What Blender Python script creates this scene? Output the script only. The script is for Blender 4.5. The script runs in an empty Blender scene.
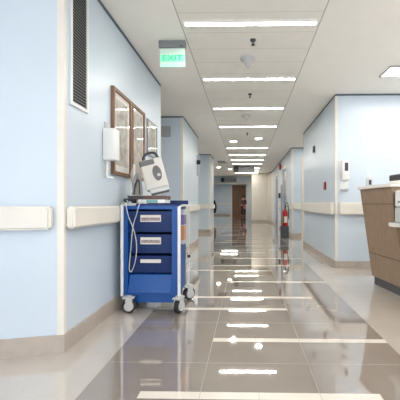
import bpy, bmesh, math, random
from mathutils import Vector, Matrix
random.seed(4)
PI = math.pi
C = bpy.context.scene.collection
CEIL = 2.58

# ------------------------------------------------------------ materials
def s2l(c):
    return tuple(((v/255)/12.92 if v/255 <= .04045 else ((v/255+.055)/1.055)**2.4) for v in c)
def mat(name, rgb, rough=.5, metal=0, var=.04, scale=6, spec=.5, bump=0, emit=None, es=0, coat=0, stretch=None, dark=None):
    m = bpy.data.materials.new(name); m.use_nodes = True
    nt = m.node_tree; b = nt.nodes['Principled BSDF']; L = nt.links
    col = s2l(rgb)
    tc = nt.nodes.new('ShaderNodeTexCoord'); mp = nt.nodes.new('ShaderNodeMapping')
    L.new(tc.outputs['Object'], mp.inputs['Vector'])
    if stretch: mp.inputs['Scale'].default_value = stretch
    nz = nt.nodes.new('ShaderNodeTexNoise'); nz.inputs['Scale'].default_value = scale; nz.inputs['Detail'].default_value = 4
    L.new(mp.outputs['Vector'], nz.inputs['Vector'])
    cr = nt.nodes.new('ShaderNodeValToRGB')
    lo = s2l(dark) if dark else tuple(max(0, v*(1-var)) for v in col)
    hi = col if dark else tuple(min(1, v*(1+var)) for v in col)
    cr.color_ramp.elements[0].color = (*lo, 1); cr.color_ramp.elements[0].position = .35
    cr.color_ramp.elements[1].color = (*hi, 1); cr.color_ramp.elements[1].position = .65
    L.new(nz.outputs['Fac'], cr.inputs['Fac']); L.new(cr.outputs['Color'], b.inputs['Base Color'])
    b.inputs['Roughness'].default_value = rough; b.inputs['Metallic'].default_value = metal
    b.inputs['Specular IOR Level'].default_value = spec
    b.inputs['Coat Weight'].default_value = coat; b.inputs['Coat Roughness'].default_value = .02
    if bump:
        bp = nt.nodes.new('ShaderNodeBump'); bp.inputs['Strength'].default_value = bump; bp.inputs['Distance'].default_value = .002
        L.new(nz.outputs['Fac'], bp.inputs['Height']); L.new(bp.outputs['Normal'], b.inputs['Normal'])
    if emit:
        b.inputs['Emission Color'].default_value = (*s2l(emit), 1); b.inputs['Emission Strength'].default_value = es
    return m
M = {}
M['blue_wall'] = mat('blue_wall', (204,214,222), .3, var=.015, scale=2, spec=.5)
M['cream'] = mat('cream_vinyl', (228,222,210), .4, var=.02)
M['cream_wall'] = mat('cream_wall', (214,207,195), .5, var=.02)
M['skirting'] = mat('stone_skirting', (178,165,152), .3, var=.08, scale=9)
M['shadow_gap_trim'] = mat('shadow_gap_trim', (84,96,110), .5)  # dark colour paints the shade of the gap between wall and ceiling
M['plaster'] = mat('ceiling_plaster', (247,243,235), .8, var=.01)
M['panel'] = mat('ceiling_panel', (242,238,229), .7, var=.015)
M['joint'] = mat('ceiling_joint', (186,181,172), .8)
M['brown_tile'] = mat('brown_tile', (146,136,126), .035, var=.06, scale=3, coat=1, spec=1, dark=(139,129,119))
M['light_tile'] = mat('light_tile', (196,187,177), .05, var=.05, scale=3, coat=.8, spec=1, dark=(189,180,170))
for k_ in ('brown_tile','light_tile'): M[k_].node_tree.nodes['Principled BSDF'].inputs['IOR'].default_value = 1.75
M['white_tile'] = mat('white_tile', (216,208,196), .12, var=.02, spec=.6)
M['grout'] = mat('floor_grout', (158,150,142), .5)
M['led'] = mat('led_diffuser', (255,255,255), .5, emit=(255,252,246), es=38)
M['down'] = mat('downlight_lens', (255,255,255), .5, emit=(255,252,244), es=28)
M['panelight'] = mat('panel_diffuser', (255,255,255), .5, emit=(255,253,250), es=9)
M['white_metal'] = mat('white_metal', (226,226,224), .35, var=.02)
M['white_plastic'] = mat('white_plastic', (232,231,226), .4, var=.02)
M['grey_plastic'] = mat('grey_plastic', (150,150,150), .45)
M['lightgrey'] = mat('light_grey_plastic', (190,190,188), .45)
M['dark_plastic'] = mat('dark_plastic', (56,57,60), .4)
M['black'] = mat('black_plastic', (24,24,26), .45)
M['rubber'] = mat('black_rubber', (38,38,40), .7)
M['cart_blue'] = mat('cart_blue', (0,72,142), .38, var=.04)
M['cart_navy'] = mat('cart_drawer_blue', (0,38,92), .42, var=.05)
M['cart_dark'] = mat('cart_dark_blue', (8,34,74), .5)
M['wood_frame'] = mat('frame_wood', (128,98,76), .5, var=.12, scale=20, stretch=(1,1,.2))
M['mount'] = mat('mount_board', (226,222,216), .6, var=.02)
M['print'] = mat('art_print', (196,188,178), .4, var=.2, scale=14, dark=(150,144,136), spec=.3)
M['silver'] = mat('silver_frame', (150,154,158), .3, metal=.6)
M['desk_wood'] = mat('desk_laminate', (156,132,108), .45, scale=16, stretch=(3,3,.25), dark=(142,119,97))
M['desk_joint'] = mat('desk_joint', (70,56,46), .6)
M['desk_top'] = mat('desk_top_white', (232,226,216), .3)
M['kick'] = mat('desk_kick', (86,86,88), .5)
M['door_wood'] = mat('door_wood', (128,88,56), .4, scale=8, stretch=(4,4,.3), dark=(108,72,44))
M['red'] = mat('red_enamel', (165,20,20), .3)
M['darkred'] = mat('dark_red', (150,30,36), .4)
M['green_label'] = mat('green_label', (40,120,70), .5)
M['label_white'] = mat('label_white', (222,214,204), .5)
M['paper_tan'] = mat('label_tan', (178,160,150), .6, scale=60, dark=(120,110,112))
M['sign_plate'] = mat('exit_plate', (205,218,205), .3, emit=(170,225,190), es=.08)
M['sign_band'] = mat('exit_band', (150,215,190), .3, emit=(90,240,180), es=.22)
M['sign_pale'] = mat('exit_pale_band', (180,215,200), .3, emit=(170,250,215), es=.2)
M['sign_text'] = mat('exit_text', (20,160,100), .4, emit=(10,225,130), es=.42)
M['signgrey'] = mat('sign_grey', (128,128,130), .5)
M['device'] = mat('device_beige', (206,201,192), .45, var=.03)
M['tan'] = mat('tan_card', (205,194,180), .7)
M['teal'] = mat('teal_pad', (120,170,160), .6)
M['orange'] = mat('orange_label', (200,140,100), .6)
M['purple'] = mat('purple_label', (120,110,150), .6)
M['skin'] = mat('skin', (190,140,115), .5)
M['hair'] = mat('dark_hair', (30,22,20), .6)
M['coat_dark'] = mat('dark_cloth', (40,36,42), .8)
M['brown_cloth'] = mat('brown_cloth', (88,60,58), .8)
M['pink'] = mat('pink_cloth', (205,110,120), .7)
M['steel'] = mat('steel', (160,160,160), .3, metal=.9)
M['door_blue'] = mat('door_blue', (120,146,172), .4)
M['darkglass'] = mat('dark_glass', (50,72,90), .08)
M['recorder'] = mat('recorder_brown', (96,72,66), .5)
M['grille'] = mat('grille_grey', (108,106,104), .6)
M['clearbottle'] = mat('bottle_plastic', (196,198,200), .2)

# ------------------------------------------------------------ mesh helpers
def NB(): return bmesh.new()
def fin(name, bm, m, parent=None, label=None, bev=0, seg=2, smooth=False):
    bmesh.ops.recalc_face_normals(bm, faces=bm.faces)
    if bev:
        bmesh.ops.bevel(bm, geom=list(bm.edges), offset=bev, segments=seg, affect='EDGES', profile=.5, clamp_overlap=True)
    me = bpy.data.meshes.new(name); bm.to_mesh(me); bm.free()
    ms = m if isinstance(m, (list, tuple)) else [m]
    for x in ms: me.materials.append(M[x])
    if smooth:
        for p in me.polygons: p.use_smooth = True
        try: me.set_sharp_from_angle(angle=math.radians(40))
        except Exception: pass
    o = bpy.data.objects.new(name, me); C.objects.link(o)
    if parent: o.parent = parent
    if label: o['label'] = label
    return o
def box(bm, x0, x1, y0, y1, z0, z1, mi=0):
    v = [bm.verts.new((x, y, z)) for z in (z0, z1) for x, y in ((x0,y0),(x1,y0),(x1,y1),(x0,y1))]
    for f in ((3,2,1,0),(4,5,6,7),(0,1,5,4),(1,2,6,5),(2,3,7,6),(3,0,4,7)):
        bm.faces.new([v[i] for i in f]).material_index = mi
    return bm
def prism(bm, pts, z0, z1, mi=0):
    a = [bm.verts.new((x, y, z0)) for x, y in pts]; b = [bm.verts.new((x, y, z1)) for x, y in pts]
    bm.faces.new(a[::-1]).material_index = mi; bm.faces.new(b).material_index = mi
    n = len(pts)
    for i in range(n): bm.faces.new((a[i], a[(i+1)%n], b[(i+1)%n], b[i])).material_index = mi
    return bm
def hexa(bm, p, mi=0):   # 8 points: bottom 4, top 4
    v = [bm.verts.new(q) for q in p]
    for f in ((3,2,1,0),(4,5,6,7),(0,1,5,4),(1,2,6,5),(2,3,7,6),(3,0,4,7)):
        bm.faces.new([v[i] for i in f]).material_index = mi
    return bm
def cyl(bm, a, b, r, r2=None, n=20, mi=0):
    a = Vector(a); b = Vector(b); d = b-a; r2 = r if r2 is None else r2
    q = d.to_track_quat('Z', 'Y').to_matrix()
    A = [bm.verts.new(a+q@Vector((r*math.cos(2*PI*i/n), r*math.sin(2*PI*i/n), 0))) for i in range(n)]
    B = [bm.verts.new(b+q@Vector((r2*math.cos(2*PI*i/n), r2*math.sin(2*PI*i/n), 0))) for i in range(n)]
    bm.faces.new(A[::-1]).material_index = mi; bm.faces.new(B).material_index = mi
    for i in range(n): bm.faces.new((A[i], A[(i+1)%n], B[(i+1)%n], B[i])).material_index = mi
    return bm
def lathe(bm, prof, cx=0, cy=0, n=24, mi=0):
    rings = []
    for r, z in prof:
        if r < 1e-5: rings.append([bm.verts.new((cx, cy, z))])
        else: rings.append([bm.verts.new((cx+r*math.cos(2*PI*i/n), cy+r*math.sin(2*PI*i/n), z)) for i in range(n)])
    for A, B in zip(rings, rings[1:]):
        for i in range(n):
            j = (i+1) % n
            vs = [A[i%len(A)], A[j%len(A)], B[j%len(B)], B[i%len(B)]]
            u = []
            for q in vs:
                if q not in u: u.append(q)
            if len(u) > 2:
                bm.faces.new(u).material_index = mi
    return bm
def smooth_path(pts, k=6):
    out = []; P = [Vector(p) for p in pts]
    for i in range(len(P)-1):
        p0 = P[max(0,i-1)]; p1 = P[i]; p2 = P[i+1]; p3 = P[min(len(P)-1,i+2)]
        for s in range(k):
            t = s/k
            out.append(.5*((2*p1)+(p2-p0)*t+(2*p0-5*p1+4*p2-p3)*t*t+(3*p1-p0-3*p2+p3)*t**3))
    out.append(P[-1]); return out
def tube(bm, pts, r, n=8, smooth=True, mi=0):
    P = smooth_path(pts) if smooth else [Vector(p) for p in pts]
    rings = []
    for i, p in enumerate(P):
        d = (P[min(i+1, len(P)-1)]-P[max(i-1, 0)]).normalized()
        q = d.to_track_quat('Z', 'Y').to_matrix()
        rings.append([bm.verts.new(p+q@Vector((r*math.cos(2*PI*k/n), r*math.sin(2*PI*k/n), 0))) for k in range(n)])
    for A, B in zip(rings, rings[1:]):
        best = min(range(n), key=lambda s: (A[0].co-B[s].co).length)
        for k in range(n): bm.faces.new((A[k], A[(k+1)%n], B[(k+1+best)%n], B[(k+best)%n])).material_index = mi
    bm.faces.new(rings[0][::-1]).material_index = mi; bm.faces.new(rings[-1]).material_index = mi
    return bm
def tag(o, label, cat, group=None):
    o['label'] = label; o['category'] = cat
    if group: o['group'] = group
    return o
def thing(name, label, cat, loc=(0,0,0), rz=0, group=None, rot=None):
    o = bpy.data.objects.new(name, None); C.objects.link(o); o.empty_display_size = .1
    o.location = loc; o.rotation_euler = rot or (0, 0, rz)
    return tag(o, label, cat, group)
def struct(name, bm, m, **k):
    o = fin(name, bm, m, **k); o['kind'] = 'structure'; return o
def dup(root, loc, label=None, rz=None):
    r = root.copy(); C.objects.link(r); r.location = loc
    if rz is not None: r.rotation_euler = (0, 0, rz)
    if label: r['label'] = label
    for ch in list(root.children):
        c = ch.copy(); C.objects.link(c); c.parent = r
        for g in ch.children:
            d = g.copy(); C.objects.link(d); d.parent = c
    return r

# ------------------------------------------------------------ floor: one tiled surface
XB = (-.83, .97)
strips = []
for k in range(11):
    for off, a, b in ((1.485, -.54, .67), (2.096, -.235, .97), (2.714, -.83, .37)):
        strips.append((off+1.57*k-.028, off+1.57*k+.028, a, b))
ys = {-3.0, 26.0}
for y0, y1, a, b in strips: ys |= {y0, y1}
gy = []
for k in range(-3, 11):
    for off in (.60, 1.14): pass
    for off in (1.79, 2.40, 2.885): gy.append(off+1.57*k)
    if k < 0:
        for off in (1.485, 2.096, 2.714): gy.append(off+1.57*k)
gy = [g for g in gy if -3 < g < 25.9]
for g in gy: ys |= {g-.0015, g+.0015}
ys = sorted(ys)
gx = [-3.56, -2.96, -2.36, -1.76, -1.16, -.83, -.23, .37, .97, 1.57, 2.17, 2.77, 3.37, 3.97, 4.57]
gs = [-.535, .065, .67]
xs = {-4.2, 5.2}
for g in gx+gs: xs |= {g-.0015, g+.0015}
xs = sorted(xs)
bm = NB(); vt = {}
def gv(x, y):
    if (x, y) not in vt: vt[(x, y)] = bm.verts.new((x, y, 0))
    return vt[(x, y)]
for i in range(len(xs)-1):
    for j in range(len(ys)-1):
        cx, cy = (xs[i]+xs[i+1])/2, (ys[j]+ys[j+1])/2
        brown = XB[0] < cx < XB[1]
        mi = 1 if brown else 0
        inx = any(abs(cx-g) < .0015 for g in gx); ins = any(abs(cx-g) < .0015 for g in gs)
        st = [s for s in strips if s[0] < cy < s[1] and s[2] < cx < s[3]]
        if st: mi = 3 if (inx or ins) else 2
        elif inx: mi = 3
        elif any(abs(cy-g) < .0015 for g in gy): mi = 3
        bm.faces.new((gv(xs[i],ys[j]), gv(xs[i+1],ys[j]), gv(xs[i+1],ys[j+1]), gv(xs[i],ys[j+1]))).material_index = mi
ret = bmesh.ops.extrude_face_region(bm, geom=list(bm.faces))
bmesh.ops.translate(bm, verts=[g for g in ret['geom'] if isinstance(g, bmesh.types.BMVert)], vec=(0,0,-.05))
for v in bm.verts: v.co.z = 0 if v.co.z > -.02 else -.05
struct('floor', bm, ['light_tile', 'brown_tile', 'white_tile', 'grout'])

# ------------------------------------------------------------ ceiling with a lane of panels
SX = (-.585, .66)
ys = {-3.0, 26.0}
cj = [2.55+.3*k for k in range(-18, 49)]
for g in cj: ys |= {g-.002, g+.002}
ys = sorted(ys); xs = sorted({-4.2, SX[0]-.009, SX[0], SX[1], SX[1]+.009, 5.2})
bm = NB()
for i in range(len(xs)-1):
    for j in range(len(ys)-1):
        cx, cy = (xs[i]+xs[i+1])/2, (ys[j]+ys[j+1])/2
        if cy > 17.3: mi = 0
        elif SX[0] < cx < SX[1]: mi = 2 if any(abs(cy-g) < .002 for g in cj) else 1
        elif xs[i+1]-xs[i] < .02: mi = 2
        else: mi = 0
        z = CEIL
        v = [bm.verts.new(p) for p in ((xs[i],ys[j],z),(xs[i],ys[j+1],z),(xs[i+1],ys[j+1],z),(xs[i+1],ys[j],z))]
        bm.faces.new(v).material_index = mi
bmesh.ops.remove_doubles(bm, verts=bm.verts, dist=1e-5)
ret = bmesh.ops.extrude_face_region(bm, geom=list(bm.faces))
bmesh.ops.translate(bm, verts=[g for g in ret['geom'] if isinstance(g, bmesh.types.BMVert)], vec=(0,0,.05))
struct('ceiling', bm, ['plaster', 'panel', 'joint'])

# ------------------------------------------------------------ walls as solid blocks
def wall(name, pts, m='blue_wall', z0=0, z1=CEIL):
    return struct(name, prism(NB(), pts, z0, z1), m)
L1far = (-3.7, 1.9-.2273*2.53)
wall('wall_left', [(-1.17,1.9), (-1.17,4.08), (-3.7,4.08), L1far])
wall('wall_left', [(-1.17,5.55), (-1.17,7.3), (-3.0,7.3), (-3.0,5.55)])
wall('wall_left', [(-1.17,9.8), (-1.17,10.8), (-3.0,10.8), (-3.0,9.8)])
wall('wall_left', [(-3.0,4.08), (-3.0,24.8), (-3.2,24.8), (-3.2,4.08)])
wall('wall_left', [L1far, (-3.9,L1far[1]), (-3.9,-3), (-3.7,-3)])
wall('wall_right', [(1.33,4.48), (1.33,6.94), (5.0,6.94), (5.0,4.48)])
wall('wall_right', [(1.32,8.7), (1.32,14.9), (3.0,14.9), (3.0,8.7)])
wall('wall_right', [(5.0,-3), (5.0,4.48), (5.2,4.48), (5.2,-3)])
wall('wall_right', [(3.0,6.94), (3.0,8.7), (3.2,8.7), (3.2,6.94)])
wall('wall_right', [(.3,16.0), (1.15,16.0), (1.32,14.9), (3.0,14.9), (3.0,17.5), (.3,17.5)], 'cream_wall')
wall('wall_back', [(-3.2,24.8), (1.0,24.8), (1.0,25.0), (-3.2,25.0)])
wall('wall_right', [(.9,17.5), (.9,24.8), (1.1,24.8), (1.1,17.5)])
# header over the far opening and its jamb
wall('wall_front', [(-3.0,17.3), (.3,17.3), (.3,17.45), (-3.0,17.45)], 'blue_wall', 2.17)
wall('wall_front', [(.10,17.3), (.3,17.3), (.3,17.45), (.10,17.45)], 'blue_wall', 0, 2.17)
wall('wall_front', [(-3.0,17.3), (-1.95,17.3), (-1.95,17.45), (-3.0,17.45)], 'blue_wall', 0, 2.17)
bm = box(NB(), -1.95,.10, 17.27,17.47, 2.11,2.17); box(bm, .04,.10, 17.27,17.47, 0,2.11); box(bm, -1.95,-1.89, 17.27,17.47, 0,2.11)
struct('trim_9', bm, 'cream')

def run(bm, pts, t, z0, z1, side=1):
    """a strip of thickness t standing off a polyline, mitred; side=+1 offsets to the left of travel"""
    P = [Vector((p[0], p[1])) for p in pts]; off = []
    for i in range(len(P)):
        ns = []
        if i > 0: d = (P[i]-P[i-1]).normalized(); ns.append(Vector((-d.y, d.x)))
        if i < len(P)-1: d = (P[i+1]-P[i]).normalized(); ns.append(Vector((-d.y, d.x)))
        n = sum(ns, Vector((0,0))).normalized(); k = 1/max(.3, n.dot(ns[0]))
        off.append(P[i]+n*t*k*side)
    for i in range(len(P)-1):
        prism(bm, [tuple(P[i]), tuple(P[i+1]), tuple(off[i+1]), tuple(off[i])], z0, z1)
    return bm
runs_l = [[L1far, (-1.17,1.9), (-1.17,4.08), (-3.0,4.08)],
          [(-3.0,5.55), (-1.17,5.55), (-1.17,7.3), (-3.0,7.3)],
          [(-3.0,9.8), (-1.17,9.8), (-1.17,10.8), (-3.0,10.8)]]
runs_r = [[(5.0,4.48), (1.33,4.48), (1.33,6.94), (3.0,6.94)],
          [(2.6,8.7), (1.32,8.7), (1.32,14.9), (1.15,16.0), (.3,16.0), (.3,17.3)]]
for r in runs_l:
    struct('baseboard_left', run(NB(), r, .012, 0, .115, -1), 'skirting')
    struct('trim_1', run(NB(), r, .006, CEIL-.026, CEIL, -1), 'shadow_gap_trim')  # dark strip painted as the shadow gap under the ceiling
for r in runs_r:
    struct('baseboard_right', run(NB(), r, .012, 0, .105, 1), 'skirting')
    struct('trim_2', run(NB(), r, .006, CEIL-.024, CEIL, 1), 'shadow_gap_trim')  # same painted shadow gap along the right walls
struct('baseboard_left', run(NB(), [(-3.0,4.08), (-3.0,5.55)], .012, 0, .115, -1), 'skirting')
struct('baseboard_left', run(NB(), [(-3.0,7.3), (-3.0,9.8)], .012, 0, .115, -1), 'skirting')
struct('baseboard_back', run(NB(), [(-3.0,24.8), (-1.3,24.8)], .012, 0, .115, -1), 'skirting')
# cream corner guards, wrapped round the corners
def guard(n, a, c, b, w=.034, t=.006, w2=None, side=-1, z1=CEIL-.026):
    a, c, b = Vector(a), Vector(c), Vector(b)
    p0 = c+(a-c).normalized()*w; p1 = c+(b-c).normalized()*(w2 or w)
    struct('trim_%d' % n, run(NB(), [tuple(p0), tuple(c), tuple(p1)], t, .115, z1, side), 'cream')
guard(3, L1far, (-1.17,1.9), (-1.17,4.08), w=.036, w2=.02)
guard(3, (-1.17,1.9), (-1.17,4.08), (-3.0,4.08), w=.02)
guard(3, (-3.0,5.55), (-1.17,5.55), (-1.17,7.3), w=.04)
guard(3, (-1.17,5.55), (-1.17,7.3), (-3.0,7.3), w=.03)
guard(3, (-3.0,9.8), (-1.17,9.8), (-1.17,10.8), w=.05)
guard(3, (-1.17,9.8), (-1.17,10.8), (-3.0,10.8), w=.05)
guard(4, (5.0,4.48), (1.33,4.48), (1.33,6.94), w=.032, side=1)
guard(4, (1.33,4.48), (1.33,6.94), (3.0,6.94), w=.06, side=1)
guard(4, (2.6,8.7), (1.32,8.7), (1.32,14.9), w=.045, side=1)
guard(4, (1.32,8.7), (1.32,14.9), (1.15,16), w=.2, side=1)

# doors of the setting
bm = box(NB(), 1.60,1.66, 8.66,8.70, 0,2.3); box(bm, 2.5,2.56, 8.66,8.70, 0,2.3); box(bm, 1.66,2.5, 8.66,8.70, 2.24,2.3)
d = struct('door_1', box(NB(), 1.66,2.5, 8.675,8.70, .005,2.24), 'cream_wall')
f = fin('door_frame', bm, 'cream', d)
bm = NB(); tube(bm, [(1.74,8.675,1.02),(1.74,8.63,1.02),(1.84,8.63,1.02)], .01, smooth=False); fin('door_handle', bm, 'steel', d)
for i, (y0, y1) in enumerate(((9.6,10.7), (12.0,13.2))):
    d = struct('door_%d' % (2+i), box(NB(), 1.295,1.32, y0+.06,y1-.06, .005,2.14), 'door_blue')
    bm = box(NB(), 1.28,1.32, y0,y0+.06, 0,2.2); box(bm, 1.28,1.32, y1-.06,y1, 0,2.2); box(bm, 1.28,1.32, y0+.06,y1-.06, 2.14,2.2)
    fin('door_frame', bm, 'cream', d)
    fin('glass_pane', box(NB(), 1.291,1.296, y0+.3,y1-.3, 1.25,2.0), 'darkglass', d)
    bm = NB(); tube(bm, [(1.295,y0+.16,1.05),(1.25,y0+.16,1.05),(1.25,y0+.27,1.05)], .01, smooth=False); fin('door_handle', bm, 'steel', d)
d = struct('door_4', box(NB(), -1.14,-.02, 24.74,24.8, .0,2.5), 'door_wood')
bm = box(NB(), -1.24,-1.14, 24.72,24.8, 0,2.56); box(bm, -.02,.06, 24.72,24.8, 0,2.56); box(bm, -1.14,-.02, 24.72,24.8, 2.5,2.56)
fin('door_frame', bm, 'cream', d)
fin('leaf_joint', box(NB(), -.585,-.575, 24.735,24.742, .0,2.5), 'desk_joint', d)
bm = NB(); tube(bm, [(-.5,24.74,1.05),(-.5,24.69,1.05),(-.38,24.69,1.05)], .012, smooth=False); fin('door_handle', bm, 'steel', d)

# ------------------------------------------------------------ handrails
def rail(label, a, b, z0, z1, side, group='cream wall handrails'):
    a = Vector(a); b = Vector(b); d = (b-a).normalized(); n = Vector((-d.y, d.x))*side; L = (b-a).length
    ang = math.atan2(d.y, d.x)
    t = thing('handrail', label, 'handrail', (a.x, a.y, z0), ang)
    s = side; h = z1-z0; dep = .062; g = .018
    bm = NB(); ya, yb = sorted((g*s, dep*s)); box(bm, .045, L-.045, ya, yb, 0, h)
    es = [e for e in bm.edges if abs(e.verts[0].co.x-e.verts[1].co.x) > .01]
    bmesh.ops.bevel(bm, geom=es, offset=.014, segments=3, affect='EDGES')
    fin('rail_body', bm, 'cream', t, smooth=True)
    for x0, x1 in ((0, .0445), (L-.0445, L)):
        bm = NB(); box(bm, x0, x1, *sorted((0, dep*s)), 0, h)
        sel = [e for e in bm.edges if all(abs(v.co.x-(x0 if x0 == 0 else x1)) < 1e-5 for v in e.verts)]
        es2 = [e for e in bm.edges if abs(e.verts[0].co.x-e.verts[1].co.x) > .01]
        bmesh.ops.bevel(bm, geom=sel+es2, offset=.014, segments=3, affect='EDGES')
        fin('end_cap', bm, 'cream', t, smooth=True)
    x = .3
    while x < L-.1: fin('bracket', box(NB(), x, x+.05, *sorted((.0, g*s)), h*.3, h*.7), 'grey_plastic', t); x += .8
    return t
dl = (Vector((-1.17,1.9))-Vector(L1far)).normalized()
zl = (.79, .936)
rail('cream handrail on the angled blue wall at the left edge of the picture', tuple(Vector(L1far)+dl*.5), tuple(Vector((-1.17,1.9))-dl*.055), *zl, -1)
rail('cream handrail running along the blue wall to the blue medical cart', (-1.17,1.915), (-1.17,4.0), *zl, -1)
rail('cream handrail on the wall face turned to us, just behind the cart top', (-2.6,5.55), (-1.23,5.55), *zl, -1)
rail('cream handrail on the left corridor wall right beyond the cart', (-1.17,5.6), (-1.17,7.24), *zl, -1)
rail('short cream handrail on the farthest left wall face turned to us', (-2.6,9.8), (-1.24,9.8), *zl, -1)
rail('short cream handrail on the far left pier beside the far opening', (-1.17,9.87), (-1.17,10.73), *zl, -1)
zr = (.79, .975)
rail('cream handrail on the bright blue wall between corner and reception desk', (4.9,4.48), (1.37,4.48), *zr, 1)
rail('cream handrail under the small red call point on the right wall', (1.33,4.52), (1.33,6.86), *zr, 1)
rail('small cream handrail beside the white door past the right opening', (1.585,8.7), (1.375,8.7), *zr, 1)
rail('short cream handrail on the right wall just behind the fire extinguisher', (1.32,8.76), (1.32,9.55), *zr, 1)
rail('cream handrail between the two far blue doors on the right', (1.32,10.76), (1.32,11.94), *zr, 1)
rail('cream handrail past the last blue door on the right wall', (1.32,13.26), (1.32,14.66), *zr, 1)
rail('pale handrail on the blue end wall left of the brown door', (-2.95,24.8), (-1.3,24.8), .85,1.0, -1)

# ------------------------------------------------------------ ceiling fittings
def strip_light(label, y):
    t = thing('strip_light', label, 'ceiling light', (.04, y, CEIL), group='white strip lights down the corridor')
    bm = NB(); box(bm, -.6,.6, -.04,-.022, -.012,0); box(bm, -.6,.6, .022,.04, -.012,0); box(bm, -.6,-.588, -.029,.029, -.012,0); box(bm, .588,.6, -.029,.029, -.012,0)
    fin('frame', bm, 'panel', t)
    fin('diffuser', box(NB(), -.588,.588, -.022,.022, -.008,-.0005), 'led', t)
    return t
names = {2.70:'nearest and widest of the white strip lights, level with the green exit sign',
 3.90:'second nearest strip light, just beyond the pale cone detector',
 5.10:'third strip light along the ceiling, beyond the second sprinkler head',
 6.30:'fourth strip light, last one before the two round downlights',
 8.70:'strip light directly beyond the pair of round downlights',
 9.90:'second strip light beyond the two round downlights',
 11.10:'third strip light beyond the round downlights, second before the hanging sign',
 12.15:'small strip light right above the hanging black and grey sign'}
base = None
for y in (-1.5, -.3, .9, 2.70, 3.90, 5.10, 6.30, 8.70, 9.90, 11.10, 12.15, 13.6, 14.7, 15.7):  # lights before the first named one are unseen, added for lighting
    lab = names.get(y, 'unseen ceiling strip light added to light the near end' if y < 2 else 'faint strip light past the hanging sign')
    if base is None: base = strip_light(lab, y)
    else: dup(base, (.04, y, CEIL), lab)
def downlight(label, x, y):
    t = thing('downlight', label, 'ceiling light', (x, y, CEIL), group='round recessed downlights')
    bm = NB(); lathe(bm, [(.083,0),(.1,0),(.1,-.01),(.083,-.014),(.083,0)]); fin('trim_ring', bm, 'white_plastic', t, smooth=True)
    bm = NB(); cyl(bm, (0,0,-.009), (0,0,-.001), .082, n=28); fin('lens', bm, 'down', t)
    return t
dn = downlight('round downlight on the left, slightly farther away of the near pair', -.325, 7.78)
dup(dn, (.31, 7.43, CEIL), 'round downlight on the right, slightly nearer of the near pair')
dup(dn, (-1.2, 13.2, CEIL), 'tiny left round downlight beyond the far left pier')
dup(dn, (-.75, 13.9, CEIL), 'tiny right round downlight beyond the far left pier')
dup(dn, (-2.2, 6.4+2.0, CEIL), 'round downlight inside the left side recess')
def panel_light(label, x0, x1, y0, y1):
    t = thing('panel_light', label, 'ceiling light', ((x0+x1)/2, (y0+y1)/2, CEIL), group='flat ceiling panel lights')
    a, b = (x1-x0)/2, (y1-y0)/2
    bm = NB(); box(bm, -a,a, -b,-b+.02, -.014,0); box(bm, -a,a, b-.02,b, -.014,0); box(bm, -a,-a+.02, -b+.02,b-.02, -.014,0); box(bm, a-.02,a, -b+.02,b-.02, -.014,0)
    fin('frame', bm, 'grey_plastic', t)
    fin('diffuser', box(NB(), -a+.02,a-.02, -b+.02,b-.02, -.006,-.0005), 'panelight', t)
    return t
pl = panel_light('bright rectangular ceiling panel light above the reception desk', 1.70, 2.90, 3.57, 3.87)
for x, y in ((2.3,1.9), (2.3,.2), (2.3,-1.6), (4.0,2.8), (4.0,.6)):  # extra lobby panels out of view, added as light sources
    dup(pl, (x, y, CEIL), 'unseen rectangular panel light added to light the lobby')
dup(pl, (2.1, 7.8, CEIL), 'panel light inside the right side opening')

dup(pl, (-1.2, 19.5, CEIL), 'nearer unseen panel light added to brighten the end room'); dup(pl, (-1.2, 22.5, CEIL), 'farther unseen panel light added to brighten the end room'); dup(pl, (-1.2, 21.0, CEIL), 'middle unseen panel light added to brighten the end room')  # panels hidden by the header, added to brighten the end room

def sprinkler(label, x, y):
    t = thing('sprinkler', label, 'sprinkler', (x, y, CEIL), group='dark sprinkler heads')
    bm = NB(); lathe(bm, [(0,0),(.03,0),(.028,-.008),(0,-.01)]); fin('escutcheon', bm, 'dark_plastic', t, smooth=True)
    bm = NB(); cyl(bm, (0,0,-.008), (0,0,-.045), .008); lathe(bm, [(0,-.045),(.018,-.047),(.018,-.051),(0,-.052)]); fin('head', bm, 'dark_plastic', t)
    return t
sp = sprinkler('dark sprinkler head just before the larger pale cone detector', .07, 2.98)
dup(sp, (.06, 4.45, CEIL), 'dark sprinkler head between second and third strip lights')
dup(sp, (.03, 6.9, CEIL), 'small dark sprinkler head right before the two downlights')
def cone(label, x, y):
    t = thing('smoke_detector', label, 'smoke detector', (x, y, CEIL), group='cone shaped smoke detectors')
    bm = NB(); lathe(bm, [(0,0),(.086,0),(.088,-.012),(.078,-.022)][:4]+[(0,-.022)]); fin('base', bm, 'lightgrey', t, smooth=True)
    bm = NB(); lathe(bm, [(.072,-.022),(.045,-.05),(.02,-.088),(.012,-.105),(0,-.108)]); bmesh.ops.holes_fill(bm, edges=bm.edges); fin('cone', bm, 'lightgrey', t, smooth=True)
    return t
cn = cone('larger pale grey cone smoke detector between first and second strip lights', .02, 3.36)
dup(cn, (0, 5.52, CEIL), 'smaller grey cone smoke detector between third and fourth strip lights')
# ceiling grille
t = thing('ceiling_grille', 'small grey square grille in the ceiling left of the far strip lights', 'vent', (-.93, 11.6, CEIL))
bm = NB(); box(bm, -.18,.18, -.35,-.32, -.012,0); box(bm, -.18,.18, .32,.35, -.012,0); box(bm, -.18,-.15, -.32,.32, -.012,0); box(bm, .15,.18, -.32,.32, -.012,0); fin('frame', bm, 'lightgrey', t)
bm = NB()
for i in range(12): box(bm, -.15,.15, -.3+i*.052,-.275+i*.052, -.008,0)
fin('slats', bm, 'grey_plastic', t)

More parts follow.
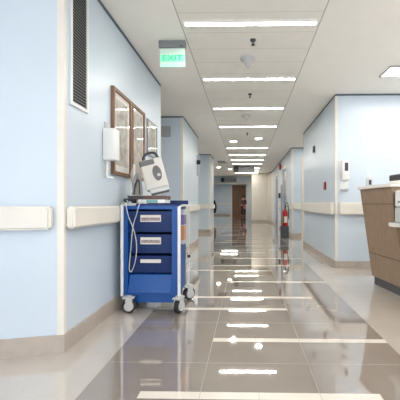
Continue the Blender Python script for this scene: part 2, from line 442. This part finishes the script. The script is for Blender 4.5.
# ------------------------------------------------------------ exit sign
t = thing('exit_sign', 'lit green exit sign hanging from the ceiling by a grey housing', 'exit sign', (-.737, 3.0, CEIL), 0)
fin('housing', box(NB(), -.133,.133, -.03,.03, -.068,0), 'signgrey', t, bev=.004)
fin('indicator_lamp', box(NB(), .08,.11, -.034,-.030, -.064,-.056), 'dark_plastic', t)
pn = fin('panel', box(NB(), -.127,.127, -.004,.004, -.256,-.0685), 'sign_plate', t)
fin('lit_band', box(NB(), -.124,.124, -.0065,-.0042, -.202,-.134), 'sign_band', pn)
fin('pale_band', box(NB(), -.124,.124, -.0065,-.0042, -.254,-.226), 'sign_pale', pn)
def text_mesh(name, body, size, sx, parent, m, loc, ext=.0015):
    cu = bpy.data.curves.new(name, 'FONT'); cu.body = body; cu.size = size; cu.extrude = ext; cu.align_x = 'CENTER'; cu.align_y = 'CENTER'
    o = bpy.data.objects.new(name, cu); C.objects.link(o)
    bpy.context.view_layer.update()
    me = bpy.data.meshes.new_from_object(o.evaluated_get(bpy.context.evaluated_depsgraph_get()))
    bpy.data.objects.remove(o); me.materials.clear(); me.materials.append(M[m])
    me.transform(Matrix.Translation(Vector(loc)) @ Matrix.Rotation(PI/2, 4, 'X') @ Matrix.Diagonal((sx,1,1,1)))
    ob = bpy.data.objects.new(name, me); C.objects.link(ob); ob.parent = parent
    return ob
text_mesh('lettering', 'EXIT', .078, 1.3, pn, 'sign_text', (0,-.0075,-.168))

# hanging boards at the far end
def hang_sign(label, x0, y, w, z0, z1, nm='hanging_sign'):
    t = thing(nm, label, 'sign', (x0, y, CEIL))
    fin('grey_board', box(NB(), .2,w, -.03,.03, z0-CEIL,z1-CEIL), 'signgrey', t)
    fin('black_board', box(NB(), 0,.199, -.03,.03, z0-CEIL-.01,z1-CEIL+.005), 'black', t)
    bm = NB(); cyl(bm, (.1,0,z1-CEIL), (.1,0,0), .008); cyl(bm, (w-.1,0,z1-CEIL), (w-.1,0,0), .008); fin('hanger', bm, 'grey_plastic', t)
hang_sign('black and grey sign board hanging under the ceiling nearer to us', -.52, 12.75, .89, 2.3, 2.555)
hang_sign('smaller looking black and grey sign board at the blue header', -1.43, 17.15, .89, 2.22, 2.45)

# blade sign at left pier
t = thing('blade_sign', 'narrow grey blade sign sticking out of the left wall high up', 'sign', (-1.17, 7.1, 1.62))
fin('plate', box(NB(), .005,.07, -.006,.006, 0,.5), 'lightgrey', t); fin('dark_clamp', box(NB(), 0,.09, -.015,.015, .27,.37), 'black', t, bev=.004)

# ------------------------------------------------------------ left wall fittings
t = thing('wall_vent', 'tall white framed black louvre vent high on the left wall', 'vent', (-1.17, 1.965, 1.615))
w, h = .225, .86
bm = NB(); box(bm, 0,.012, 0,.022, 0,h); box(bm, 0,.012, w-.022,w, 0,h); box(bm, 0,.012, .022,w-.022, 0,.022); box(bm, 0,.012, .022,w-.022, h-.022,h)
fin('frame', bm, 'white_metal', t)
fin('backing', box(NB(), 0,.002, .022,w-.022, .022,h-.022), 'black', t)
bm = NB(); z = .03
while z < h-.04:
    hexa(bm, [(.002,.022,z),(.010,.022,z-.006),(.010,w-.022,z-.006),(.002,w-.022,z), (.002,.022,z+.003),(.010,.022,z-.003),(.010,w-.022,z-.003),(.002,w-.022,z+.003)]); z += .021
fin('louvres', bm, 'grey_plastic', t)
t = thing('wall_grille', 'small grey grille on the blue wall face beyond the frames', 'vent', (-1.61, 5.55, 2.2))
bm = NB(); box(bm, 0,.21, -.01,0, 0,.19); fin('plate', bm, 'grey_plastic', t)
bm = NB()
for i in range(8): box(bm, .012,.198, -.014,-.01, .015+i*.021,.027+i*.021)
fin('slats', bm, 'lightgrey', t)

def picture(label, y0, y1, z0, z1, fw, fm, mount, dep=.03):
    t = thing('framed_picture', label, 'picture', (-1.17, y0, z0)); w, h = y1-y0, z1-z0
    bm = NB(); box(bm, 0,dep, 0,fw, 0,h); box(bm, 0,dep, w-fw,w, 0,h); box(bm, 0,dep, fw,w-fw, 0,fw); box(bm, 0,dep, fw,w-fw, h-fw,h); fin('frame', bm, fm, t)
    fin('mount', box(NB(), .002,.012, fw,w-fw, fw,h-fw), 'mount', t)
    fin('print', box(NB(), .0122,.015, fw+mount,w-fw-mount, fw+mount*1.2,h-fw-mount), 'print', t)
    bm = NB(); box(bm, .018,.020, fw,w-fw, fw,h-fw); g = fin('glass', bm, 'glass', t)
gm = bpy.data.materials.new('picture_glass'); gm.use_nodes = True; nt = gm.node_tree
nt.nodes.clear(); out = nt.nodes.new('ShaderNodeOutputMaterial'); mx = nt.nodes.new('ShaderNodeMixShader'); tr = nt.nodes.new('ShaderNodeBsdfTransparent'); gl = nt.nodes.new('ShaderNodeBsdfGlossy'); fr = nt.nodes.new('ShaderNodeFresnel')
gl.inputs['Roughness'].default_value = .02; fr.inputs['IOR'].default_value = 1.5
ge = nt.nodes.new('ShaderNodeNewGeometry'); m1 = nt.nodes.new('ShaderNodeMath'); m1.operation = 'SUBTRACT'; m1.inputs[0].default_value = 1; nt.links.new(ge.outputs['Backfacing'], m1.inputs[1])
m2 = nt.nodes.new('ShaderNodeMath'); m2.operation = 'MULTIPLY'; nt.links.new(fr.outputs[0], m2.inputs[0]); nt.links.new(m1.outputs[0], m2.inputs[1]); nt.links.new(m2.outputs[0], mx.inputs[0]); nt.links.new(tr.outputs[0], mx.inputs[1]); nt.links.new(gl.outputs[0], mx.inputs[2]); nt.links.new(mx.outputs[0], out.inputs[0])
M['glass'] = gm
picture('nearest wooden framed picture, partly behind the white dispenser', 2.57, 2.985, 1.21, 1.975, .03, 'wood_frame', .05)
picture('second wooden framed picture from us, right above the cart', 3.0, 3.38, 1.21, 1.975, .03, 'wood_frame', .035)
picture('small silver framed picture, farthest of the three on the wall', 3.5, 3.87, 1.53, 1.955, .018, 'silver', .05, dep=.022)

def dispenser(label, loc, rz):
    t = thing('sanitizer_dispenser', label, 'dispenser', loc, rz)
    return t
t = dispenser('white box dispenser with bent elbow lever on the left wall', (-1.172, 2.42, 1.17), 0)
fin('body', box(NB(), .003,.105, 0,.10, .14,.40), 'white_plastic', t, bev=.01, smooth=True)
bm = NB(); tube(bm, [(.018,.05,.15),(.02,.05,.02),(.035,.05,.0),(.075,.05,-.003)], .009); fin('lever', bm, 'white_plastic', t, smooth=True)
fin('wall_plate', box(NB(), 0,.012, .03,.07, .0,.46), 'lightgrey', t)

# ------------------------------------------------------------ right wall fittings
t = thing('sanitizer_dispenser', 'white dispenser with grey window on the bright wall by the desk', 'dispenser', (1.385, 4.482, 1.14))
fin('back_plate', box(NB(), -.0,.13, -.012,0, .0,.46), 'white_plastic', t, bev=.004)
fin('body', box(NB(), .015,.125, -.10,-.013, .16,.45), 'white_plastic', t, bev=.015, smooth=True)
fin('window', box(NB(), .048,.098, -.105,-.10, .29,.41), 'dark_plastic', t)
fin('drip_tray', box(NB(), .02,.11, -.10,-.013, .015,.04), 'lightgrey', t, bev=.006)
t = thing('call_point', 'small red fire alarm call point on the right wall', 'fire alarm', (1.332, 5.0, 1.19))
fin('backbox', box(NB(), -.02,0, 0,.1, 0,.13), 'darkred', t, bev=.004); fin('push_plate', box(NB(), -.024,-.0205, .025,.075, .03,.09), 'label_white' if False else 'red', t)
t = thing('wall_sensor', 'small dark wall sensor high on the right wall', 'sensor', (1.33, 5.8, 1.95))
fin('body', box(NB(), -.03,0, 0,.1, 0,.12), 'dark_plastic', t, bev=.008); fin('lens', box(NB(), -.034,-.0305, .03,.07, .06,.1), 'lightgrey', t)
t = thing('alarm_bell', 'red round alarm bell high on the far right wall', 'alarm bell', (1.32, 12.0-.75, 2.35))
bm = NB(); cyl(bm, (0,0,0), (-.03,0,0), .07); fin('mounting_plate', bm, 'darkred', t)
bm = NB(); lathe(bm, [(.0,-.05),(.10,-.05),(.13,-.03),(.14,0),(0,0)]); bmesh.ops.rotate(bm, verts=bm.verts, cent=(0,0,0), matrix=Matrix.Rotation(PI/2, 3, 'Y')); bmesh.ops.translate(bm, verts=bm.verts, vec=(-.031,0,0)); fin('gong', bm, 'red', t, smooth=True)
t = thing('wall_intercom', 'small black device on the right wall beyond the fire extinguisher', 'intercom', (1.32, 11.45, 1.17))
fin('body', box(NB(), -.06,0, 0,.12, 0,.2), 'black', t, bev=.01); fin('handset', box(NB(), -.085,-.061, .03,.08, .01,.19), 'dark_plastic', t, bev=.008)

# fire extinguisher on stand
t = thing('fire_extinguisher_stand', 'dark grey boxy floor stand with a tall grey post under the extinguisher', 'stand', (1.08, 8.45, 0))
bm = NB(); box(bm, -.12,.12, -.11,.11, 0,.02); box(bm, -.11,.11, -.10,.10, .0201,.33); fin('base', bm, 'dark_plastic', t, bev=.004)
fin('post', box(NB(), -.09,-.04, .07,.10, .331,1.5), 'grey_plastic', t)
t = thing('fire_extinguisher', 'red fire extinguisher with black hose on a dark stand, right side', 'fire extinguisher', (1.10, 8.42, .332))
bm = NB(); lathe(bm, [(0,0),(.065,0),(.075,.015),(.075,.38),(.06,.43),(.03,.46),(.02,.48),(0,.48)]); fin('cylinder', bm, 'red', t, smooth=True)
bm = NB(); cyl(bm, (0,0,.48), (0,0,.53), .022); box(bm, -.02,.07, -.012,.012, .531,.55); box(bm, -.02,.075, -.012,.012, .565,.58); fin('valve', bm, 'black', t)
bm = NB(); tube(bm, [(0,0,.53),(.03,-.01,.66),(.075,-.02,.60),(.09,-.02,.4),(.088,-.02,.2)], .012); fin('hose', bm, 'black', t, smooth=True)
bm = NB(); n = 10
for i in range(n):
    a0, a1 = [math.radians(-150+100*k/n) for k in (i, i+1)]
    v = [bm.verts.new((.0765*math.cos(a), .0765*math.sin(a), z)) for a, z in ((a0,.1),(a1,.1),(a1,.27),(a0,.27))]; bm.faces.new(v).material_index = 1 if i < 3 else 0
fin('label_sticker', bm, ['label_white', 'green_label'], t)

# ------------------------------------------------------------ medical cart
X0, X1, YF, YB = -1.075, -.60, 2.62, 2.98     # body extents
ct = thing('medical_cart', 'blue medical cart with white posts on casters against the left wall', 'medical cart', ((X0+X1)/2, (YF+YB)/2, 0))
hw, hd = (X1-X0)/2, (YB-YF)/2
bm = NB()
box(bm, -hw,-hw+.035, -hd,hd, .15,.935); box(bm, hw-.05,hw, -hd,hd, .15,.935)
box(bm, -hw+.035,hw-.05, -hd,hd, .905,.935); box(bm, -hw+.035,hw-.05, hd-.012,hd, .15,.905); box(bm, -hw+.035,hw-.05, -hd,hd-.012, .15,.165)
box(bm, -hw+.04,hw-.03, -hd+.03,hd-.02, .075,.15)
fin('body', bm, 'cart_blue', ct)
for z0, z1, lab in ((.70,.885,True), (.51,.68,True), (.335,.49,False)):
    b2 = NB(); hexa(b2, [(-hw+.037,-hd+.05,z0),(hw-.052,-hd+.05,z0),(hw-.052,hd-.03,z0),(-hw+.037,hd-.03,z0),
                      (-hw+.037,-hd+.02,z1),(hw-.052,-hd+.02,z1),(hw-.052,hd-.03,z1),(-hw+.037,hd-.03,z1)])
    d = fin('drawer', b2, 'cart_navy', ct)
    lh = .06 if lab else .03
    zc = (z0+z1)/2+.03 if lab else z1-.045
    yy = -hd+.05-.03*((zc-z0)/(z1-z0))
    fin('label_holder', box(NB(), -.095,.085, yy-.016,yy-.002, zc-lh/2,zc+lh/2), 'label_white', d)
    if lab: fin('label_strip', box(NB(), -.088,.078, yy-.018,yy-.0162, zc-lh/2+.01,zc+lh/2-.022), 'paper_tan', d)
b2 = NB(); hexa(b2, [(-hw+.037,-hd-.012,.168),(hw-.052,-hd-.012,.168),(hw-.052,hd-.03,.168),(-hw+.037,hd-.03,.168),
                     (-hw+.037,-hd+.03,.325),(hw-.052,-hd+.03,.325),(hw-.052,hd-.03,.325),(-hw+.037,hd-.03,.325)])
fin('drawer', b2, 'cart_blue', ct, bev=.006)
fin('top_tray', box(box(NB(), -hw+.1,hw+.025, -hd+.02,hd, .936,.95), -hw+.1,hw+.025, hd-.012,hd, .9501,.985), 'cart_navy', ct)
fin('top_shelf', box(NB(), -hw-.02,-hw+.098, -hd,hd, .936,.955), 'lightgrey', ct)
for x, y, top in ((-hw-.014,-hd,.94), (hw+.014,-hd,.925), (-hw-.014,hd,.95)):
    bm = NB(); box(bm, x-.012,x+.012, y-.012,y+.012, .14,top); fin('post', bm, 'white_metal', ct, bev=.004, smooth=True)
bm = NB(); cyl(bm, (hw+.03,hd,.14), (hw+.03,hd,.94), .005); fin('post', bm, 'cream', ct, label='thin cream rear post')
bm = NB(); cyl(bm, (hw+.018,hd+.0,.43), (hw+.045,hd,.43), .014); fin('knob', bm, 'black', ct)
b2 = NB(); tube(b2, [(hw+.02,-hd,.925),(hw+.025,-hd+.1,.935),(hw+.03,hd,.935)], .009); fin('side_rail', b2, 'white_metal', ct, smooth=True)
sb = fin('side_bin', box(NB(), hw+.001,hw+.03, -hd+.12,hd-.04, .58,.90), 'lightgrey', ct)
fin('purple_label', box(NB(), hw+.004,hw+.034, -hd+.117,hd-.15, .76,.85), 'purple', sb)
fin('orange_label', box(NB(), hw+.004,hw+.034, -hd+.116,hd-.16, .62,.75), 'orange', sb)
def caster(x, y, rz):
    e = bpy.data.objects.new('caster', None)
    bm = NB()
    cyl(bm, (0,0,.122), (0,0,.15), .022)
    box(bm, -.028,.028, -.032,-.025, .04,.126); box(bm, -.028,.028, .025,.032, .04,.126); box(bm, -.055,.045, -.032,.032, .1261,.14)
    c = fin('caster', bm, 'lightgrey', ct); c.location = (x, y, 0); c.rotation_euler = (0,0,rz)
    bm = NB(); cyl(bm, (0,-.02,.061), (0,.02,.061), .061, n=28); fin('wheel', bm, 'rubber', c, bev=.006, smooth=True)
    bm = NB(); cyl(bm, (0,-.036,.061), (0,.036,.061), .04, n=24); fin('hub', bm, 'lightgrey', c)
    bpy.data.objects.remove(e)
    return c
caster(-hw+.055,-hd-.01,.12); caster(hw+.014,-hd-.01,1.25); caster(-hw+.02,hd,.8); caster(hw+.03,hd,.75)
cz = (ct.location.x, ct.location.y)

# things on the cart
t = thing('patient_monitor', 'beige portable medical device leaning on top of the cart', 'medical device', (-.80, 2.765, 1.052), rot=(math.radians(-8), math.radians(-15), math.radians(14))); t.scale = (1.1, 1, 1.04)
fin('case', box(NB(), -.095,.09, -.05,.05, .035,.31), 'device', t, bev=.016, seg=3, smooth=True)
bm = NB(); cyl(bm, (.025,-.056,0), (.025,-.05,0), .036, n=28); bmesh.ops.scale(bm, verts=bm.verts, vec=(1,1,1.9)); bmesh.ops.translate(bm, verts=bm.verts, vec=(0,0,.17)); gr = fin('speaker_grille', bm, 'grille', t)
bm = NB(); cyl(bm, (.035,-.059,.15), (.035,-.0565,.15), .014); fin('knob', bm, 'lightgrey', gr)
fin('top_cap', box(NB(), -.098,.03, -.052,.052, .25,.305), 'grille', t, bev=.01)
bm = NB(); tube(bm, [(-.06,0,.30),(-.05,0,.35),(-.01,0,.375),(.045,0,.365),(.065,0,.31)], .012); fin('handle', bm, 'dark_plastic', t, smooth=True)
fin('foot', box(NB(), -.07,.085, -.055,.055, .0,.034), 'lightgrey', t, bev=.004)
t = thing('folded_card', 'tan pointed card standing behind the medical device', 'card', (-1.07, 2.94, .99), rot=(0,0,0))
bm = NB()
P = [(-.02,0,-.033),(.03,0,-.033),(.035,0,.22),(.095,0,.34),(-.0,0,.47),(-.075,0,.245)]
a = [bm.verts.new((x,y,z)) for x,y,z in P]; b = [bm.verts.new((x,y+.012,z)) for x,y,z in P]
bm.faces.new(a); bm.faces.new(b[::-1])
for i in range(len(P)): bm.faces.new((a[i], a[(i+1)%6], b[(i+1)%6], b[i]))
tag_ = fin('card_sheet', bm, 'tan', t); fin('clip', box(NB(), -.02,.03, -.006,-.001, .2,.24), 'grey_plastic', t)
t = thing('cable_bundle', 'bundle of grey and dark cables standing left of the medical device', 'cables', (-1.0, 2.74, 1.027))
bm = NB()
tube(bm, [(-.03,0,.007),(-.035,0,.12),(-.0,0,.2),(.03,0,.12),(.04,.01,.007)], .011); tube(bm, [(-.05,.01,.007),(-.02,.02,.1),(.01,.0,.16),(.045,-.02,.01)], .009)
fin('grey_cable', bm, 'grey_plastic', t, smooth=True)
bm = NB(); tube(bm, [(-.02,-.02,.007),(-.01,-.02,.1),(.02,-.01,.14),(.035,-.03,.008)], .007); fin('dark_cable', bm, 'dark_plastic', t, smooth=True)
t = thing('small_blue_box', 'small dark blue box on the left of the cart top', 'box', (-1.05, 2.75, .957)); fin('box_body', box(NB(), -.03,.03, -.03,.03, 0,.06), 'cart_dark', t, bev=.004); fin('lid', box(NB(), -.032,.032, -.032,.032, .0605,.07), 'cart_blue', t)
t = thing('instrument_tray', 'white tray with a green pad at its front lying on the cart top', 'tray', (-.87, 2.77, .957))
fin('tray_body', box(NB(), -.10,.145, -.10,.09, 0,.033), 'white_plastic', t, bev=.004); fin('green_pad', box(NB(), -.02,.08, -.106,-.1005, .004,.03), 'teal', t)
t = thing('recorder_box', 'flat brown and dark recorder box under the medical device', 'medical device', (-.92, 2.77, .991))
fin('recorder_case', box(NB(), -.14,.20, -.09,.09, 0,.035), 'recorder', t, bev=.005); fin('dark_front', box(NB(), -.13,.0, -.096,-.0905, .006,.03), 'dark_plastic', t)
t = thing('white_pole', 'white upright pole left of the tan card on the cart', 'pole', (-1.07, 2.85, .957))
bm = NB(); cyl(bm, (0,0,.0155), (0,0,.37), .011); fin('tube', bm, 'white_metal', t, smooth=True)
fin('foot', box(NB(), -.02,.02, -.025,.025, 0,.015), 'white_metal', t)
t = thing('stethoscope', 'dark stethoscope tubing curled on the front left of cart top', 'stethoscope', (-1.02, 2.65, .957))
bm = NB(); tube(bm, [(-.05,.02,.008),(-.055,-.02,.03),(-.02,-.03,.035),(.01,-.01,.03),(.03,.02,.014),(.0,.04,.008),(-.03,.03,.008)], .008); fin('tubing', bm, 'black', t, smooth=True)
bm = NB(); cyl(bm, (.0,-.03,.0), (.0,-.03,.015), .018); fin('chest_piece', bm, 'steel', t)
# hanging cable loop
t = thing('hanging_cable', 'thin grey cable looping down over the front of the blue cart', 'cable', (-1.0, 2.6, 0))
bm = NB(); yy = -.012
tube(bm, [(-.045,.02,.965),(-.04,yy,.935),(-.02,yy,.84),(.02,yy,.74),(.045,yy,.64),(.05,yy,.54),(.035,yy,.44),(.008,yy-.006,.365),(-.012,yy-.006,.39),(-.005,yy,.50),(.005,yy,.62),(.02,yy,.76),(.05,yy,.86),(.07,yy,.935),(.08,.05,.985)], .0038)
o = fin('cord', bm, 'lightgrey', t, smooth=True)

# ------------------------------------------------------------ reception desk
O = Vector((1.5, 3.6)); U = Vector((.13,-1)).normalized(); Nn = Vector((-U.y, U.x))*-1   # Nn points to the corridor
if Nn.x > 0: Nn = -Nn
def DP(t, o, z): q = U*t+Nn*o; return (q.x, q.y, z)
def dbox(bm, t0, t1, o0, o1, z0, z1, s0=0, s1=0):   # s0,s1: extra outward lean of the corridor side at bottom and top
    return hexa(bm, [DP(t0,o1+s0,z0),DP(t1,o1+s0,z0),DP(t1,o0,z0),DP(t0,o0,z0), DP(t0,o1+s1,z1),DP(t1,o1+s1,z1),DP(t1,o0,z1),DP(t0,o0,z1)])
lean = lambda z: .15*(z-.1)/1.02
dk = thing('reception_desk', 'brown wood reception desk with white tops and dark kick at right', 'reception desk', (O.x, O.y, 0))
T1, T2 = .60, 2.4
bm = NB(); dbox(bm, 0,T1, -.6,0, .1,1.12, 0, lean(1.12)); fin('tall_front', bm, 'desk_wood', dk)
bm = NB(); dbox(bm, T1+.001,T2, -.6,0, .1,.73, -.03, lean(.73)-.05); fin('low_front', bm, 'desk_wood', dk)
bm = NB(); dbox(bm, 0,T2, -.55,-.03, 0,.1); fin('kick_board', bm, 'kick', dk)
bm = NB(); dbox(bm, -.02,T1+.02, -.6,lean(1.12)+.02, 1.121,1.152); dbox(bm, T1+.02,T2, -.6,-.1, 1.121,1.152); fin('upper_counter', bm, 'desk_top', dk)
bm = NB(); dbox(bm, T1+.002,T2, -.56,.175, .731,.768); fin('lower_counter', bm, 'desk_top', dk)
bm = NB(); dbox(bm, T1+.002,T2, -.6,-.58, .769,1.12); fin('back_panel', bm, 'desk_wood', dk)
for z in (.38, .95): fin('panel_joint', dbox(NB(), .0,T1, -.01,.0015, z-.003,z+.003, lean(z-.003), lean(z+.003)), 'desk_joint', dk)
def dthing(name, label, cat, t, o, z, rz=0):
    p = DP(t, o, 0); return thing(name, label, cat, (O.x+p[0], O.y+p[1], z), math.atan2(Nn.y, Nn.x)+PI+rz)
# local x = away from corridor, local y = ...
t = dthing('printer', 'white and grey printer on the low desk counter, right edge', 'printer', .87, 0, .769)
fin('body', box(NB(), -.15,.2, -.21,.21, 0,.15), 'lightgrey', t, bev=.008)
fin('dark_side', box(NB(), -.14,.19, .211,.235, .01,.3), 'dark_plastic', t, bev=.004)
fin('upper_body', box(NB(), -.15,.2, -.21,.21, .155,.31), 'white_plastic', t, bev=.012)
fin('paper_slot', box(NB(), -.154,-.151, -.16,.16, .19,.21), 'grey_plastic', t)
t = dthing('pump_bottle', 'small clear pump bottle with dark label on the desk corner', 'bottle', .06, .07, 1.153)
bm = NB(); lathe(bm, [(0,0),(.036,0),(.038,.01),(.038,.085),(.03,.1),(.014,.11),(.014,.118),(0,.118)]); fin('bottle_body', bm, 'clearbottle', t, smooth=True)
bm = NB(); cyl(bm, (0,0,.1185), (0,0,.165), .007); tube(bm, [(0,0,.165),(-.015,0,.172),(-.035,0,.166)], .007); cyl(bm, (0,0,.112), (0,0,.13), .016); fin('pump', bm, 'white_plastic', t, smooth=True)
bm = NB(); n = 10
for i in range(n):
    a0, a1 = [math.radians(235+45*k/n) for k in (i, i+1)]
    bm.faces.new([bm.verts.new((.0392*math.cos(a), .0392*math.sin(a), z)) for a, z in ((a0,.02),(a1,.02),(a1,.075),(a0,.075))])
fin('dark_label', bm, 'dark_plastic', t)
t = dthing('desk_telephone', 'black and white telephone on the upper desk counter, right edge', 'telephone', .49, -.04, 1.153)
fin('base', box(NB(), -.09,.09, -.1,.1, 0,.035), 'white_plastic', t, bev=.006)
fin('handset', box(NB(), -.085,.085, -.09,.09, .036,.1), 'dark_plastic', t, bev=.012)

# ------------------------------------------------------------ person and coat, far away
def skin_mesh(name, verts, edges, radii, m, parent, sub=2):
    me = bpy.data.meshes.new(name); me.from_pydata(verts, edges, []); o = bpy.data.objects.new(name, me); C.objects.link(o)
    md = o.modifiers.new('s', 'SKIN'); md.use_smooth_shade = True
    for i, r in enumerate(radii): me.skin_vertices[0].data[i].radius = r if isinstance(r, tuple) else (r, r)
    me.skin_vertices[0].data[0].use_root = True
    o.modifiers.new('u', 'SUBSURF').levels = sub; o.modifiers['u'].render_levels = sub
    bpy.context.view_layer.update()
    nm = bpy.data.meshes.new_from_object(o.evaluated_get(bpy.context.evaluated_depsgraph_get()))
    bpy.data.objects.remove(o); nm.materials.clear(); nm.materials.append(M[m])
    for p in nm.polygons: p.use_smooth = True
    ob = bpy.data.objects.new(name, nm); C.objects.link(ob); ob.parent = parent; return ob
pr = thing('person', 'dark haired person in dark clothes with something pink before the brown door', 'person', (-.19, 23.0, 0), .1)
V = [(0,0,.84),(0,0,.98),(0,0,1.18),(0,-.01,1.29),(0,-.02,1.36),(0,-.03,1.43),(0,-.03,1.5),
     (.16,0,1.27),(.20,.02,1.02),(.15,-.14,.92),(.10,-.2,.93),
     (-.16,0,1.27),(-.2,.03,1.02),(-.17,-.1,.86),(-.15,-.15,.82),
     (.09,0,.78),(.1,-.02,.44),(.1,.03,.07),(.1,-.09,.04),
     (-.09,0,.78),(-.1,.02,.44),(-.11,.1,.08),(-.11,0,.04)]
E = [(0,1),(1,2),(2,3),(3,4),(4,5),(5,6),(3,7),(7,8),(8,9),(9,10),(3,11),(11,12),(12,13),(13,14),(0,15),(15,16),(16,17),(17,18),(0,19),(19,20),(20,21),(21,22)]
R = [(.14,.1),(.12,.09),(.15,.1),(.09,.07),.045,(.075,.09),(.065,.08),.055,.042,.034,.028,.055,.042,.034,.028,.085,.055,.04,.035,.085,.055,.04,.035]
skin_mesh('body', V, E, R, 'skin', pr)
V2 = [(0,0,.80),(0,0,.98),(0,0,1.2),(0,0,1.29),(.165,0,1.26),(.205,.02,1.02),(.165,-.1,.94),(-.165,0,1.26),(-.205,.03,1.02),(-.175,-.07,.89)]
E2 = [(0,1),(1,2),(2,3),(3,4),(4,5),(5,6),(3,7),(7,8),(8,9)]
skin_mesh('jacket', V2, E2, [(.17,.13),(.15,.12),(.18,.13),(.12,.09),.075,.058,.05,.075,.058,.05], 'brown_cloth', pr)
V3 = [(0,0,.82),(.09,0,.76),(.1,-.02,.44),(.1,.03,.1),(-.09,0,.76),(-.1,.02,.44),(-.11,.1,.11)]
skin_mesh('trousers', V3, [(0,1),(1,2),(2,3),(0,4),(4,5),(5,6)], [(.15,.11),.1,.075,.06,.1,.075,.06], 'coat_dark', pr)
bm = NB(); bmesh.ops.create_uvsphere(bm, u_segments=20, v_segments=14, radius=.105); bmesh.ops.scale(bm, verts=bm.verts, vec=(1,1.1,1.15)); bmesh.ops.translate(bm, verts=bm.verts, vec=(0,.005,1.495))
bmesh.ops.delete(bm, geom=[v for v in bm.verts if v.co.y < -.045 and v.co.z < 1.55], context='VERTS'); fin('hair', bm, 'hair', pr, smooth=True)
bm = NB()
for x in (-.11,.11):
    box(bm, x-.045,x+.045, -.17 if x > 0 else -.08, .06 if x > 0 else .15, .0,.055)
fin('shoe', bm, 'black', pr, bev=.015)
bm = NB(); 
for x in (-.03,.03): bmesh.ops.create_uvsphere(bm, u_segments=8, v_segments=6, radius=.009, matrix=Matrix.Translation((x,-.118,1.47)))
fin('eye', bm, 'black', pr)
t = thing('pink_bag', 'pink bag held before the distant person', 'bag', (-.12, 22.76, .58)); fin('bag_body', box(NB(), -.09,.09, -.05,.05, 0,.26), 'pink', t, bev=.03, seg=3, smooth=True)
bm = NB(); tube(bm, [(-.05,0,.25),(-.04,0,.35),(.04,0,.35),(.05,0,.25)], .008); fin('bag_strap', bm, 'pink', t, smooth=True)

t = thing('hanging_coat', 'black coat hanging on the left jamb of the far opening', 'coat', (-1.80, 17.24, 0))
bm = NB()
rings = [(.03,.02,1.17),(.05,.03,1.1),(.07,.05,1.03),(.11,.06,.9),(.12,.07,.7),(.1,.06,.55),(.06,.04,.42)]
rr = []
for a, b, z in rings: rr.append([bm.verts.new((a*math.cos(2*PI*i/16)*(1+.08*math.sin(5*i)), -.075+b*math.sin(2*PI*i/16), z)) for i in range(16)])
for A, B in zip(rr, rr[1:]):
    for i in range(16): bm.faces.new((A[i], A[(i+1)%16], B[(i+1)%16], B[i]))
bm.faces.new(rr[0]); bm.faces.new(rr[-1][::-1]); fin('cloth', bm, 'coat_dark', t, smooth=True)
bm = NB(); tube(bm, [(0,.03,1.2),(0,-.07,1.2),(0,-.075,1.16)], .008, smooth=False); fin('hook', bm, 'steel', t)

# ------------------------------------------------------------ world, camera
w = bpy.data.worlds.new('World'); bpy.context.scene.world = w; w.use_nodes = True
w.node_tree.nodes['Background'].inputs['Color'].default_value = (.80,.88,1,1)
w.node_tree.nodes['Background'].inputs['Strength'].default_value = 1.3
cam = bpy.data.cameras.new('camera'); co = bpy.data.objects.new('camera', cam); C.objects.link(co)
co.location = (0, 0, .95); co.rotation_euler = (PI/2, 0, math.radians(1.1))
cam.sensor_width = 36; cam.lens = 27; cam.shift_x = -.1005; cam.shift_y = .01; cam.clip_start = .05
S = bpy.context.scene; S.camera = co
S.view_settings.view_transform = 'Standard'; S.view_settings.look = 'None'; S.view_settings.gamma = 1; S.view_settings.exposure = 1.12
S.view_settings.use_curve_mapping = False
